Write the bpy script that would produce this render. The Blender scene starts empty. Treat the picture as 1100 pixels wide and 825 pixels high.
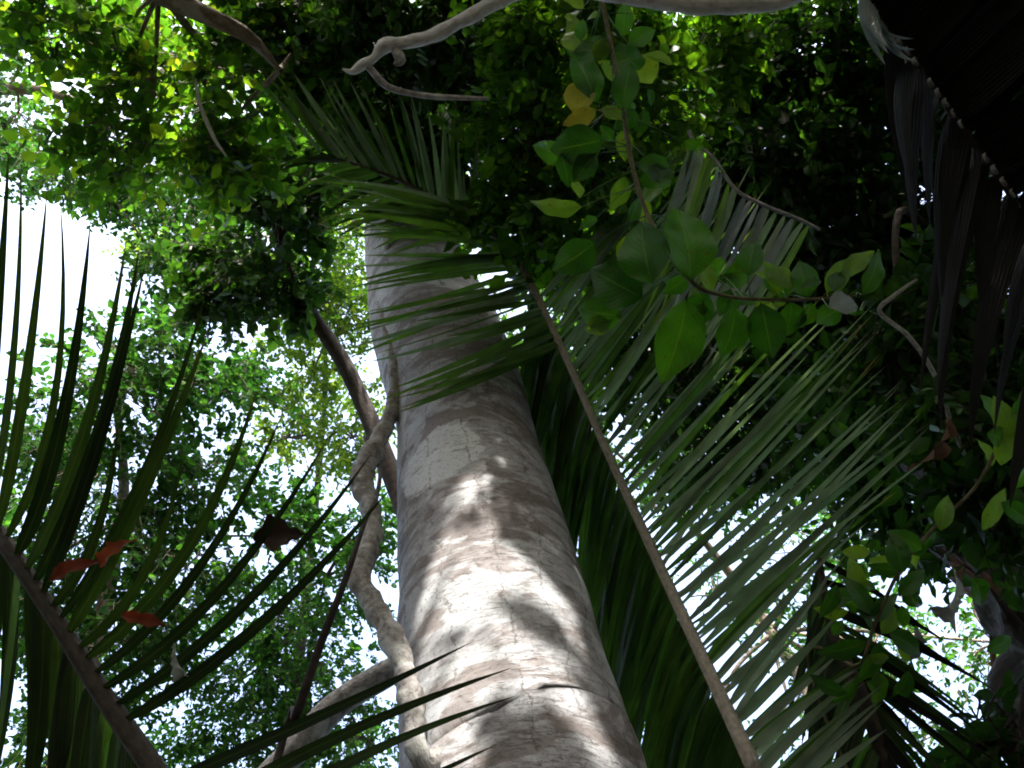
import bpy, math, random
import numpy as np
from mathutils import Vector, noise as mnoise

R = math.radians
random.seed(7)
rng = np.random.default_rng(7)
SC = bpy.context.scene
COL = SC.collection

# ------------------------------------------------------------------ camera
F = 1080.0                       # focal length in photo pixels (photo 1100 x 825)
EL = R(60)
CAM = np.array((0.0, 0.0, 1.6))
cd = bpy.data.cameras.new("camera")
cam = bpy.data.objects.new("camera", cd)
COL.objects.link(cam)
cam.location = CAM
cam.rotation_euler = (math.pi / 2 + EL, 0, 0)
cd.sensor_fit = 'HORIZONTAL'
cd.sensor_width = 36
cd.lens = 36 * F / 1100
cd.clip_start = 0.05
cd.clip_end = 2000
SC.camera = cam

# ------------------------------------------------------------------ sky and sun
SUN_EL, SUN_AZ = R(54), R(-7)      # azimuth measured from straight behind the camera, negative = from the left
S = np.array((math.sin(SUN_AZ) * math.cos(SUN_EL), -math.cos(SUN_AZ) * math.cos(SUN_EL), math.sin(SUN_EL)))
w = bpy.data.worlds.new("World")
SC.world = w
w.use_nodes = True
nt = w.node_tree
sky = nt.nodes.new('ShaderNodeTexSky')
sky.sky_type = 'NISHITA'
sky.sun_disc = False
sky.sun_elevation = SUN_EL
sky.sun_rotation = math.atan2(S[0], S[1])
sky.air_density = 1.0
sky.dust_density = 8.0
sky.ozone_density = 1.0
nt.links.new(sky.outputs[0], nt.nodes['Background'].inputs[0])
nt.nodes['Background'].inputs[1].default_value = 0.15
sd = bpy.data.lights.new("sun", 'SUN')
sun = bpy.data.objects.new("sun", sd)
COL.objects.link(sun)
sd.energy = 2.0
sd.angle = R(0.55)
sd.color = (1.0, 0.945, 0.865)
sun.rotation_euler = Vector(-S).to_track_quat('-Z', 'Y').to_euler()

SC.view_settings.view_transform = 'Standard'
SC.view_settings.look = 'None'
SC.view_settings.exposure = 3.1
SC.view_settings.gamma = 1
SC.view_settings.use_curve_mapping = False
SC.cycles.max_bounces = 7
SC.cycles.diffuse_bounces = 4
SC.cycles.glossy_bounces = 2
SC.cycles.transmission_bounces = 4
SC.cycles.transparent_max_bounces = 4
SC.cycles.use_denoising = True
SC.cycles.filter_width = 1.9

# ------------------------------------------------------------------ small maths
RIGHT = np.array((1.0, 0, 0))
FWD = np.array((0, math.cos(EL), math.sin(EL)))
UP = np.array((0, -math.sin(EL), math.cos(EL)))


def at(px, py, z):
    """world point seen at photo pixel (px, py), z metres deep"""
    return CAM + z * (FWD + (px - 550) / F * RIGHT + (412.5 - py) / F * UP)


def at_y(px, py, y):
    v = (412.5 - py) / F
    return at(px, py, y / (FWD[1] + v * UP[1]))


def unit(v):
    v = np.asarray(v, float)
    n = np.linalg.norm(v, axis=-1, keepdims=True)
    return v / np.maximum(n, 1e-9)


def spline(pts, n):
    """Catmull-Rom through rows of pts (any number of columns), n samples"""
    p = np.asarray(pts, float)
    d = np.linalg.norm(np.diff(p[:, :3], axis=0), axis=1)
    k = np.concatenate(([0], np.cumsum(np.sqrt(d))))
    t = np.linspace(0, k[-1], n)
    q = np.vstack((2 * p[0] - p[1], p, 2 * p[-1] - p[-2]))
    out = np.empty((n, p.shape[1]))
    for i, tt in enumerate(t):
        j = min(np.searchsorted(k, tt, side='right') - 1, len(p) - 2)
        u = (tt - k[j]) / (k[j + 1] - k[j])
        a, b, c, e = q[j], q[j + 1], q[j + 2], q[j + 3]
        out[i] = 0.5 * (2 * b + (c - a) * u + (2 * a - 5 * b + 4 * c - e) * u * u + (3 * b - a - 3 * c + e) * u ** 3)
    return out


# ------------------------------------------------------------------ materials
def new_mat(name):
    m = bpy.data.materials.new(name)
    m.use_nodes = True
    n = m.node_tree
    n.nodes.clear()
    return m, n, n.nodes, n.links


def ramp(nodes, stops, mode='LINEAR'):
    r = nodes.new('ShaderNodeValToRGB')
    r.color_ramp.interpolation = mode
    el = r.color_ramp.elements
    while len(el) < len(stops):
        el.new(0.5)
    for e, (p, c) in zip(el, stops):
        e.position = p
        e.color = (*c, 1) if len(c) == 3 else c
    return r


def math_node(nodes, links, op, a, b=None, c=None, clamp=False):
    n = nodes.new('ShaderNodeMath')
    n.operation = op
    n.use_clamp = clamp
    for i, x in enumerate((a, b, c)):
        if x is None:
            continue
        if isinstance(x, (int, float)):
            n.inputs[i].default_value = x
        else:
            links.new(x, n.inputs[i])
    return n.outputs[0]


def mix_rgb(nodes, links, fac, a, b, mode='MIX'):
    n = nodes.new('ShaderNodeMix')
    n.data_type = 'RGBA'
    n.blend_type = mode
    for sock, x in ((n.inputs[0], fac), (n.inputs[6], a), (n.inputs[7], b)):
        if isinstance(x, (int, float)):
            sock.default_value = x
        elif isinstance(x, tuple):
            sock.default_value = (*x, 1) if len(x) == 3 else x
        else:
            links.new(x, sock)
    return n.outputs[2]


def leaf_mat(name, stops, trans_gain=(2.2, 2.2, 0.9), trans=0.42, rough=0.42, spec=0.5, veins=False, strip=False, midrib=0.5, noise_scale=9.0, noise_amt=0.35):
    """leaf blade: random tint per leaf, translucent, a little glossy"""
    m, n, N, L = new_mat(name)
    out = N.new('ShaderNodeOutputMaterial')
    geo = N.new('ShaderNodeNewGeometry')
    r = ramp(N, stops)
    tc = N.new('ShaderNodeTexCoord')
    if strip or veins:
        oi = N.new('ShaderNodeObjectInfo')
        L.new(oi.outputs['Random'], r.inputs[0])
    else:
        L.new(geo.outputs['Random Per Island'], r.inputs[0])
    col = r.outputs[0]
    nz = N.new('ShaderNodeTexNoise')
    nz.inputs['Scale'].default_value = noise_scale
    nz.inputs['Detail'].default_value = 4
    L.new(tc.outputs['Object'], nz.inputs['Vector'])
    var = N.new('ShaderNodeMapRange')
    var.inputs['From Min'].default_value = 0.25
    var.inputs['From Max'].default_value = 0.75
    var.inputs['To Min'].default_value = 1 - noise_amt
    var.inputs['To Max'].default_value = 1 + noise_amt
    L.new(nz.outputs['Fac'], var.inputs[0])
    vm = N.new('ShaderNodeVectorMath')
    vm.operation = 'SCALE'
    L.new(col, vm.inputs[0])
    L.new(var.outputs[0], vm.inputs['Scale'])
    col = vm.outputs[0]
    bump = None
    if veins or strip:
        sep = N.new('ShaderNodeSeparateXYZ')
        L.new(tc.outputs['UV'], sep.inputs[0])
        au = math_node(N, L, 'ABSOLUTE', math_node(N, L, 'SUBTRACT', sep.outputs[0], 0.5))
        if veins:
            mid = math_node(N, L, 'LESS_THAN', au, 0.018)
            ph = math_node(N, L, 'SUBTRACT', math_node(N, L, 'MULTIPLY', sep.outputs[1], 11), math_node(N, L, 'MULTIPLY', au, 7))
            fr = math_node(N, L, 'ABSOLUTE', math_node(N, L, 'SUBTRACT', math_node(N, L, 'FRACT', ph), 0.5))
            side = math_node(N, L, 'LESS_THAN', fr, 0.045)
            v = math_node(N, L, 'MAXIMUM', mid, math_node(N, L, 'MULTIPLY', side, 0.45))
            col = mix_rgb(N, L, math_node(N, L, 'MULTIPLY', v, 0.4), col, (0.10, 0.17, 0.04))
            n3 = N.new('ShaderNodeTexNoise')
            n3.inputs['Scale'].default_value = 55
            n3.inputs['Detail'].default_value = 3
            L.new(tc.outputs['Object'], n3.inputs['Vector'])
            r3 = ramp(N, [(0.66, (0, 0, 0)), (0.70, (1, 1, 1))])
            L.new(n3.outputs['Fac'], r3.inputs[0])
            col = mix_rgb(N, L, math_node(N, L, 'MULTIPLY', r3.outputs[0], 0.8), col, (0.06, 0.035, 0.015))
            h = math_node(N, L, 'ADD', math_node(N, L, 'MULTIPLY', fr, 0.8), math_node(N, L, 'MULTIPLY', v, -0.4))
        else:
            st = math_node(N, L, 'SINE', math_node(N, L, 'MULTIPLY', sep.outputs[0], 44))
            h = st
            dk = math_node(N, L, 'MULTIPLY', math_node(N, L, 'LESS_THAN', au, 0.05), midrib)
            col = mix_rgb(N, L, dk, col, (0.20, 0.22, 0.08))
            # dead brown tip
            tipn = math_node(N, L, 'ADD', sep.outputs[1], math_node(N, L, 'MULTIPLY', nz.outputs['Fac'], 0.25))
            tf = N.new('ShaderNodeMapRange')
            tf.inputs['From Min'].default_value = 1.03
            tf.inputs['From Max'].default_value = 1.1
            L.new(tipn, tf.inputs[0])
            col = mix_rgb(N, L, tf.outputs[0], col, tuple(min(0.13, stops[0][1][1] * k) for k in (2.6, 1.7, 0.9)))
        b = N.new('ShaderNodeBump')
        b.inputs['Strength'].default_value = 0.35
        b.inputs['Distance'].default_value = 0.004
        L.new(h, b.inputs['Height'])
        bump = b.outputs[0]
    p = N.new('ShaderNodeBsdfPrincipled')
    p.inputs['Roughness'].default_value = rough
    p.inputs['Specular IOR Level'].default_value = spec
    L.new(col, p.inputs['Base Color'])
    t = N.new('ShaderNodeBsdfTranslucent')
    g = mix_rgb(N, L, 1.0, col, trans_gain, 'MULTIPLY')
    L.new(g, t.inputs[0])
    if bump:
        L.new(bump, p.inputs['Normal'])
    mx = N.new('ShaderNodeMixShader')
    mx.inputs[0].default_value = trans
    L.new(p.outputs[0], mx.inputs[1])
    L.new(t.outputs[0], mx.inputs[2])
    L.new(mx.outputs[0], out.inputs[0])
    return m


def bark_mat(name, dark, mid, light, su=2.0, sv=6.0, bump=0.5, rough=0.85, lichen=0.0):
    m, n, N, L = new_mat(name)
    out = N.new('ShaderNodeOutputMaterial')
    tc = N.new('ShaderNodeTexCoord')
    mp = N.new('ShaderNodeMapping')
    mp.inputs['Scale'].default_value = (su * 4, sv, 1)
    L.new(tc.outputs['UV'], mp.inputs[0])
    nz = N.new('ShaderNodeTexNoise')
    nz.inputs['Scale'].default_value = 1.5
    nz.inputs['Detail'].default_value = 8
    nz.inputs['Roughness'].default_value = 0.65
    L.new(mp.outputs[0], nz.inputs['Vector'])
    r = ramp(N, [(0.3, dark), (0.5, mid), (0.7, light)])
    L.new(nz.outputs['Fac'], r.inputs[0])
    col = r.outputs[0]
    if lichen:
        n2 = N.new('ShaderNodeTexNoise')
        n2.inputs['Scale'].default_value = 5
        n2.inputs['Detail'].default_value = 5
        L.new(tc.outputs['UV'], n2.inputs['Vector'])
        r2 = ramp(N, [(0.55, (0, 0, 0)), (0.6, (1, 1, 1))])
        L.new(n2.outputs['Fac'], r2.inputs[0])
        col = mix_rgb(N, L, math_node(N, L, 'MULTIPLY', r2.outputs[0], lichen), col, (0.52, 0.53, 0.5))
    p = N.new('ShaderNodeBsdfPrincipled')
    p.inputs['Roughness'].default_value = rough
    p.inputs['Specular IOR Level'].default_value = 0.25
    L.new(col, p.inputs['Base Color'])
    b = N.new('ShaderNodeBump')
    b.inputs['Strength'].default_value = bump
    b.inputs['Distance'].default_value = 0.02
    L.new(nz.outputs['Fac'], b.inputs['Height'])
    L.new(b.outputs[0], p.inputs['Normal'])
    L.new(p.outputs[0], out.inputs[0])
    return m


def giant_bark():
    m, n, N, L = new_mat("smooth_grey_bark")
    out = N.new('ShaderNodeOutputMaterial')
    tc = N.new('ShaderNodeTexCoord')

    def mapped(sx, sy, off=(0, 0, 0)):
        mp = N.new('ShaderNodeMapping')
        mp.inputs['Scale'].default_value = (sx, sy, 1)
        mp.inputs['Location'].default_value = off
        L.new(tc.outputs['UV'], mp.inputs[0])
        return mp.outputs[0]

    def nse(vec, scale=1.0, detail=6, rough=0.6, dist=0.0):
        z = N.new('ShaderNodeTexNoise')
        z.inputs['Scale'].default_value = scale
        z.inputs['Detail'].default_value = detail
        z.inputs['Roughness'].default_value = rough
        z.inputs['Distortion'].default_value = dist
        L.new(vec, z.inputs['Vector'])
        return z.outputs['Fac']

    base = nse(mapped(5.5, 7.5), 1, 9, 0.72, 0.6)
    r = ramp(N, [(0.33, (0.15, 0.14, 0.14)), (0.43, (0.27, 0.265, 0.268)), (0.52, (0.38, 0.385, 0.40)), (0.68, (0.50, 0.515, 0.535))])
    L.new(base, r.inputs[0])
    col = r.outputs[0]
    # ring-like bands of pinkish brown bark going round the trunk
    band = nse(mapped(1.2, 4.0, (3.1, 1.7, 0)), 1, 7, 0.66, 0.8)
    rb = ramp(N, [(0.495, (0, 0, 0)), (0.53, (1, 1, 1))])
    L.new(band, rb.inputs[0])
    col = mix_rgb(N, L, math_node(N, L, 'MULTIPLY', rb.outputs[0], 0.7), col, (0.16, 0.13, 0.118))
    # pale lichen plates
    li = nse(mapped(1.9, 2.6, (9.2, 4.4, 0)), 1, 7, 0.6, 0.3)
    rl = ramp(N, [(0.53, (0, 0, 0)), (0.56, (1, 1, 1))])
    L.new(li, rl.inputs[0])
    col = mix_rgb(N, L, math_node(N, L, 'MULTIPLY', rl.outputs[0], 0.65), col, (0.50, 0.525, 0.545))
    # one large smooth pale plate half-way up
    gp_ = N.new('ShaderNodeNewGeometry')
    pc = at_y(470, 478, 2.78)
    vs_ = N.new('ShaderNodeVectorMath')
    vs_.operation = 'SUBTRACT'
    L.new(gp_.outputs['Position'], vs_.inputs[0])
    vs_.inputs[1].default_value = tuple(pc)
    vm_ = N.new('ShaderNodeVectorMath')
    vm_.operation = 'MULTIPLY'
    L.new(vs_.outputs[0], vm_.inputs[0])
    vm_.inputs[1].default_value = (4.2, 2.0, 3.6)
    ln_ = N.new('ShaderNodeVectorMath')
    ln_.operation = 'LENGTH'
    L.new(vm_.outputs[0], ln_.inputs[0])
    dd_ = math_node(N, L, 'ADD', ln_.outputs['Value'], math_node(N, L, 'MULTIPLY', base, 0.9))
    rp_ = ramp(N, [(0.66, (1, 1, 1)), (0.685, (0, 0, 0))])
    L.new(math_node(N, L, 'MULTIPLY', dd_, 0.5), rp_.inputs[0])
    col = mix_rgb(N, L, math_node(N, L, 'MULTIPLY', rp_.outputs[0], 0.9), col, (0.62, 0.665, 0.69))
    # fine dark wrinkles across the trunk, in uneven tufts
    wr = nse(mapped(11, 48), 1, 6, 0.78, 1.2)
    rw = ramp(N, [(0.53, (0, 0, 0)), (0.60, (1, 1, 1))])
    L.new(wr, rw.inputs[0])
    tuft = nse(mapped(3, 5, (5, 2, 0)), 1, 4, 0.6)
    rt = ramp(N, [(0.42, (0.12, 0.12, 0.12)), (0.6, (1, 1, 1))])
    L.new(tuft, rt.inputs[0])
    col = mix_rgb(N, L, math_node(N, L, 'MULTIPLY', math_node(N, L, 'MULTIPLY', rw.outputs[0], 0.72), rt.outputs[0]), col, (0.085, 0.07, 0.065))
    sp = nse(mapped(60, 44), 1, 4, 0.75)
    rs = ramp(N, [(0.55, (0, 0, 0)), (0.64, (1, 1, 1))])
    L.new(sp, rs.inputs[0])
    col = mix_rgb(N, L, math_node(N, L, 'MULTIPLY', rs.outputs[0], 0.6), col, (0.11, 0.095, 0.09))
    # long wandering cracks up the trunk, thin and broken
    wob = nse(mapped(5.0, 7.0), 1, 6, 0.7)
    wob2 = nse(mapped(1.2, 0.7, (2, 8, 0)), 1, 2, 0.5)
    sep = N.new('ShaderNodeSeparateXYZ')
    L.new(tc.outputs['UV'], sep.inputs[0])
    ph = math_node(N, L, 'ADD', math_node(N, L, 'ADD', math_node(N, L, 'MULTIPLY', sep.outputs[0], 4.6), math_node(N, L, 'MULTIPLY', wob, 0.65)), math_node(N, L, 'MULTIPLY', wob2, 2.2))
    fr = math_node(N, L, 'ABSOLUTE', math_node(N, L, 'SUBTRACT', math_node(N, L, 'FRACT', ph), 0.5))
    brk = nse(mapped(9, 11, (1, 7, 0)), 1, 5, 0.7)
    wid = math_node(N, L, 'MULTIPLY', math_node(N, L, 'SUBTRACT', brk, 0.43), 0.20, clamp=True)
    cr = math_node(N, L, 'LESS_THAN', fr, wid)
    col = mix_rgb(N, L, math_node(N, L, 'MULTIPLY', cr, 0.55), col, (0.085, 0.07, 0.062))
    p = N.new('ShaderNodeBsdfPrincipled')
    p.inputs['Roughness'].default_value = 0.8
    p.inputs['Specular IOR Level'].default_value = 0.25
    L.new(col, p.inputs['Base Color'])
    h = math_node(N, L, 'SUBTRACT', math_node(N, L, 'MULTIPLY', base, 0.8), math_node(N, L, 'ADD', math_node(N, L, 'MULTIPLY', cr, 0.7), math_node(N, L, 'MULTIPLY', rw.outputs[0], 0.5)))
    b = N.new('ShaderNodeBump')
    b.inputs['Strength'].default_value = 0.55
    b.inputs['Distance'].default_value = 0.012
    L.new(h, b.inputs['Height'])
    L.new(b.outputs[0], p.inputs['Normal'])
    L.new(p.outputs[0], out.inputs[0])
    return m


M = {
    'giant': giant_bark(),
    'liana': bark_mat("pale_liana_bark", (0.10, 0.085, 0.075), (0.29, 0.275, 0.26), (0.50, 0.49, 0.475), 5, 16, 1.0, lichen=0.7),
    'white_liana': bark_mat("whitish_liana_bark", (0.30, 0.28, 0.25), (0.60, 0.60, 0.585), (0.74, 0.74, 0.73), 4, 12, 0.5, lichen=0.5),
    'dark_bark': bark_mat("dark_bark", (0.012, 0.009, 0.007), (0.03, 0.022, 0.017), (0.065, 0.05, 0.036), 3, 9, 0.8),
    'brown_bark': bark_mat("brown_bark", (0.08, 0.06, 0.045), (0.17, 0.135, 0.105), (0.30, 0.25, 0.2), 3, 8, 0.7, lichen=0.35),
    'mossy': bark_mat("mossy_palm_bark", (0.012, 0.009, 0.007), (0.035, 0.028, 0.02), (0.10, 0.085, 0.06), 5, 9, 1.0, lichen=0.15),
    'stem': bark_mat("green_brown_stem", (0.05, 0.045, 0.02), (0.10, 0.09, 0.045), (0.19, 0.16, 0.10), 6, 12, 0.4),
    'rachis': bark_mat("grey_brown_rachis", (0.13, 0.115, 0.09), (0.25, 0.225, 0.185), (0.36, 0.33, 0.28), 9, 20, 0.35, rough=0.5),
    'rachis_dark': bark_mat("dark_rachis", (0.018, 0.014, 0.009), (0.036, 0.029, 0.02), (0.065, 0.052, 0.036), 9, 20, 0.35, rough=0.5),
    'leaf_bright': leaf_mat("bright_canopy_leaf", [(0, (0.016, 0.052, 0.010)), (0.5, (0.028, 0.085, 0.012)), (0.85, (0.05, 0.12, 0.015)), (1, (0.10, 0.16, 0.018))], (3.0, 2.8, 0.7), 0.58, 0.5, 0.3),
    'leaf_fine': leaf_mat("fine_canopy_leaf", [(0, (0.012, 0.036, 0.012)), (0.6, (0.020, 0.060, 0.016)), (1, (0.045, 0.10, 0.02))], (1.8, 2.3, 0.8), 0.42, 0.7, 0.1),
    'leaf_yellow': leaf_mat("yellow_green_canopy_leaf", [(0, (0.025, 0.065, 0.016)), (0.6, (0.045, 0.10, 0.018)), (1, (0.09, 0.14, 0.025))], (2.2, 2.1, 0.7), 0.5, 0.7, 0.1),
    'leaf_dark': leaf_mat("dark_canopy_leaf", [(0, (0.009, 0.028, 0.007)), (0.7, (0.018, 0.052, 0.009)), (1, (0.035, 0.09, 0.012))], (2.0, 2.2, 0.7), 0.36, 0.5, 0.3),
    'leaf_mid': leaf_mat("mid_canopy_leaf", [(0, (0.014, 0.045, 0.008)), (0.6, (0.028, 0.085, 0.010)), (1, (0.06, 0.14, 0.014))], (3.0, 2.9, 0.6), 0.5, 0.5, 0.3),
    'vine_leaf': leaf_mat("vine_leaf", [(0, (0.011, 0.05, 0.007)), (0.6, (0.018, 0.075, 0.008)), (1, (0.034, 0.11, 0.010))], (2.4, 2.5, 0.5), 0.48, 0.38, veins=True),
    'vine_leaf_light': leaf_mat("light_vine_leaf", [(0, (0.06, 0.14, 0.015)), (1, (0.10, 0.19, 0.02))], (2.2, 2.0, 0.6), 0.5, 0.4, veins=True),
    'vine_leaf_yellow': leaf_mat("yellowing_vine_leaf", [(0, (0.16, 0.18, 0.03)), (1, (0.22, 0.2, 0.03))], (1.8, 1.6, 0.6), 0.5, 0.45, veins=True),
    'leaf_grey': leaf_mat("grey_green_leaf", [(0, (0.12, 0.17, 0.15)), (1, (0.16, 0.2, 0.17))], (1.0, 1.0, 0.8), 0.25, 0.35, veins=True),
    'frond_pale': leaf_mat("pale_palm_leaflet", [(0, (0.10, 0.15, 0.105)), (0.6, (0.145, 0.20, 0.15)), (1, (0.18, 0.23, 0.15))], (1.3, 1.6, 0.7), 0.3, 0.36, 0.5, strip=True, midrib=.3),
    'frond_green': leaf_mat("green_palm_leaflet", [(0, (0.022, 0.055, 0.014)), (0.6, (0.035, 0.085, 0.018)), (1, (0.065, 0.13, 0.02))], (2.2, 2.3, 0.7), 0.42, 0.42, 0.4, strip=True, midrib=.2),
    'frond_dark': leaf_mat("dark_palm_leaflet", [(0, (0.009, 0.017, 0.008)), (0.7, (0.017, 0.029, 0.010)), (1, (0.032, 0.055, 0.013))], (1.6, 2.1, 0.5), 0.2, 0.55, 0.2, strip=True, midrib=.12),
    'frond_olive': leaf_mat("olive_palm_leaflet", [(0, (0.012, 0.026, 0.009)), (1, (0.026, 0.05, 0.012))], (1.9, 2.2, 0.5), 0.3, 0.5, 0.25, strip=True, midrib=.12),
    'dead_orange': leaf_mat("dead_orange_leaf", [(0, (0.12, 0.035, 0.014)), (1, (0.18, 0.055, 0.02))], (2.0, 1.0, 0.7), 0.4, 0.6, 0.2, noise_scale=25),
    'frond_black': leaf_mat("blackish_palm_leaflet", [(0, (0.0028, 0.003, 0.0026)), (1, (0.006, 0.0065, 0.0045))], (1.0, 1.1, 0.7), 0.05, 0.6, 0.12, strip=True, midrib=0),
    'frond_grey': leaf_mat("silvery_palm_leaflet", [(0, (0.09, 0.12, 0.12)), (1, (0.14, 0.18, 0.17))], (1.0, 1.1, 1.0), 0.2, 0.3, 0.6, strip=True),
    'dead_red': leaf_mat("dead_red_leaf", [(0, (0.07, 0.022, 0.012)), (1, (0.14, 0.04, 0.018))], (2.0, 1.0, 0.7), 0.4, 0.6, 0.2, noise_scale=25),
    'dead_brown': leaf_mat("dead_brown_leaf", [(0, (0.13, 0.075, 0.045)), (1, (0.20, 0.12, 0.075))], (1.3, 1.0, 0.7), 0.3, 0.7, 0.2, noise_scale=25),
    'dead_dark': leaf_mat("dead_dark_leaf", [(0, (0.018, 0.011, 0.008)), (1, (0.035, 0.02, 0.013))], (1.3, 1.0, 0.7), 0.1, 0.7, 0.2, noise_scale=25),
    'dead_grey': leaf_mat("dead_grey_leaf", [(0, (0.17, 0.19, 0.17)), (1, (0.26, 0.27, 0.24))], (1.0, 0.9, 0.7), 0.2, 0.6, 0.3, noise_scale=25),
}
mg, n_, N_, L_ = new_mat("forest_floor")
o_ = N_.new('ShaderNodeOutputMaterial')
p_ = N_.new('ShaderNodeBsdfPrincipled')
z_ = N_.new('ShaderNodeTexNoise')
z_.inputs['Scale'].default_value = 3
z_.inputs['Detail'].default_value = 8
r_ = ramp(N_, [(0.35, (0.02, 0.016, 0.012)), (0.55, (0.05, 0.04, 0.028)), (0.7, (0.04, 0.055, 0.025))])
tc_ = N_.new('ShaderNodeTexCoord')
L_.new(tc_.outputs['Object'], z_.inputs['Vector'])
L_.new(z_.outputs['Fac'], r_.inputs[0])
L_.new(r_.outputs[0], p_.inputs['Base Color'])
p_.inputs['Roughness'].default_value = 0.95
L_.new(p_.outputs[0], o_.inputs[0])
M['ground'] = mg


# ------------------------------------------------------------------ mesh helpers
def link(name, me, parent=None, loc=(0, 0, 0)):
    o = bpy.data.objects.new(name, me)
    COL.objects.link(o)
    if parent is not None:
        o.parent = parent
        o.matrix_parent_inverse.identity()
        o.location = (-Vector(parent.location)) + Vector(loc)
    else:
        o.location = loc
    return o


def thing(name, label, cat, loc, group=None):
    o = bpy.data.objects.new(name, None)
    COL.objects.link(o)
    o.empty_display_size = 0.2
    o.location = Vector([float(x) for x in loc])
    o['label'] = label
    o['category'] = cat
    if group:
        o['group'] = group
    return o


def tag(o, label, cat, group=None):
    o['label'] = label
    o['category'] = cat
    if group:
        o['group'] = group
    return o


class MB:
    """collects vertices, faces, uvs and material slots; builds ONE mesh"""

    def __init__(self):
        self.v, self.f4, self.f3, self.uv4, self.uv3, self.m4, self.n = [], [], [], [], [], [], 0

    def quads(self, verts, faces, uvs=None, slot=0):
        verts = np.asarray(verts, float).reshape(-1, 3)
        faces = np.asarray(faces, int).reshape(-1, 4)
        self.v.append(verts)
        self.f4.append(faces + self.n)
        self.uv4.append(np.zeros((len(faces) * 4, 2)) if uvs is None else np.asarray(uvs, float).reshape(-1, 2))
        self.m4.append(np.full(len(faces), slot))
        self.n += len(verts)

    def build(self, name, mats, parent=None, smooth=True):
        me = bpy.data.meshes.new(name)
        v = np.concatenate(self.v)
        f = np.concatenate(self.f4)
        me.vertices.add(len(v))
        me.vertices.foreach_set('co', v.astype(np.float32).ravel())
        me.loops.add(f.size)
        me.loops.foreach_set('vertex_index', f.astype(np.int32).ravel())
        me.polygons.add(len(f))
        me.polygons.foreach_set('loop_start', (np.arange(len(f)) * 4).astype(np.int32))
        me.polygons.foreach_set('loop_total', np.full(len(f), 4, np.int32))
        me.polygons.foreach_set('material_index', np.concatenate(self.m4).astype(np.int32))
        me.polygons.foreach_set('use_smooth', np.full(len(f), smooth))
        u = me.uv_layers.new(name='UVMap')
        u.data.foreach_set('uv', np.concatenate(self.uv4).astype(np.float32).ravel())
        me.update(calc_edges=True)
        me.validate()
        for mm in (mats if isinstance(mats, (list, tuple)) else [mats]):
            me.materials.append(mm)
        return link(name, me, parent)


def tube(mb, pts, rad, seg=10, slot=0, bump=0.0, bscale=4.0, n=None, oval=1.0, caps=True):
    """a round stem along pts with radii rad"""
    p = np.column_stack((np.asarray(pts, float), np.asarray(rad, float)))
    if n:
        p = spline(p, n)
    c, r = p[:, :3], np.maximum(p[:, 3], 1e-4)
    t = unit(np.gradient(c, axis=0))
    a = np.array((0, 1.0, 0)) if abs(t[0][1]) < 0.9 else np.array((1.0, 0, 0))
    nrm = unit(np.cross(t[0], a))
    L = np.concatenate(([0], np.cumsum(np.linalg.norm(np.diff(c, axis=0), axis=1))))
    ang = np.linspace(0, 2 * math.pi, seg + 1)
    V, rows = [], len(c)
    rm = float(r.mean())
    for i in range(rows):
        nrm = unit(nrm - t[i] * np.dot(nrm, t[i]))
        bn = np.cross(t[i], nrm)
        for k in range(seg + 1):
            kk = k % seg
            rr = r[i]
            if bump:
                d = math.cos(ang[kk]) * nrm + math.sin(ang[kk]) * bn
                q = (c[i] + d * r[i]) * bscale
                rr = r[i] * (1 + bump * mnoise.fractal(Vector(q), 1.0, 2.0, 3))
            V.append(c[i] + rr * (math.cos(ang[kk]) * nrm + oval * math.sin(ang[kk]) * bn))
    faces, uvs = [], []
    s1 = seg + 1
    for i in range(rows - 1):
        for k in range(seg):
            faces.append((i * s1 + k, i * s1 + k + 1, (i + 1) * s1 + k + 1, (i + 1) * s1 + k))
            u0, u1 = ang[k] * rm, ang[k + 1] * rm
            uvs += [(u0, L[i]), (u1, L[i]), (u1, L[i + 1]), (u0, L[i + 1])]
    mb.quads(V, faces, uvs, slot)


def leaves(mb, B, D, Nn, Ln, Wd, slot=0, fold=0.18, droop=0.15):
    """many small leaves at once: six points each, folded along the midrib"""
    B, D, Nn = np.asarray(B), unit(D), np.asarray(Nn)
    W = unit(np.cross(D, Nn))
    Nn = np.cross(W, D)
    Ln, Wd = np.asarray(Ln)[:, None], np.asarray(Wd)[:, None]

    def pt(a, b, h):
        return B + D * Ln * a + W * Wd * b + Nn * (Ln * h)
    n = len(B)
    fw = fold * 0.5
    P = np.stack((pt(0, 0, 0), pt(.34, -.5, fw), pt(.72, -.36, fw - droop * .45), pt(1, 0, -droop), pt(.72, .36, fw - droop * .45), pt(.34, .5, fw)), 1)
    idx = np.arange(n)[:, None] * 6
    f = np.concatenate((idx + np.array((0, 1, 2, 3)), idx + np.array((0, 3, 4, 5))), 1).reshape(-1, 4)
    uv = np.tile(np.array(((.5, 0), (0, .34), (.14, .72), (.5, 1), (.5, 0), (.5, 1), (.86, .72), (1, .34)), float), (n, 1))
    mb.quads(P.reshape(-1, 3), f, uv, slot)


PATCHES = []          # openings in the overhead canopy: (point on trunk, radius across, radius up)


def opened(P):
    """True where a point would stand in one of the openings the sun falls through"""
    if not PATCHES:
        return np.zeros(len(P), bool)
    k = (P[:, 1] - 2.75) / S[1]
    Q = P - k[:, None] * S
    bad = np.zeros(len(P), bool)
    for c, rx, rz in PATCHES:
        bad |= ((Q[:, 0] - c[0]) / rx) ** 2 + ((Q[:, 2] - c[2]) / rz) ** 2 < 1
    return bad & (k > 0.0)


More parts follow.
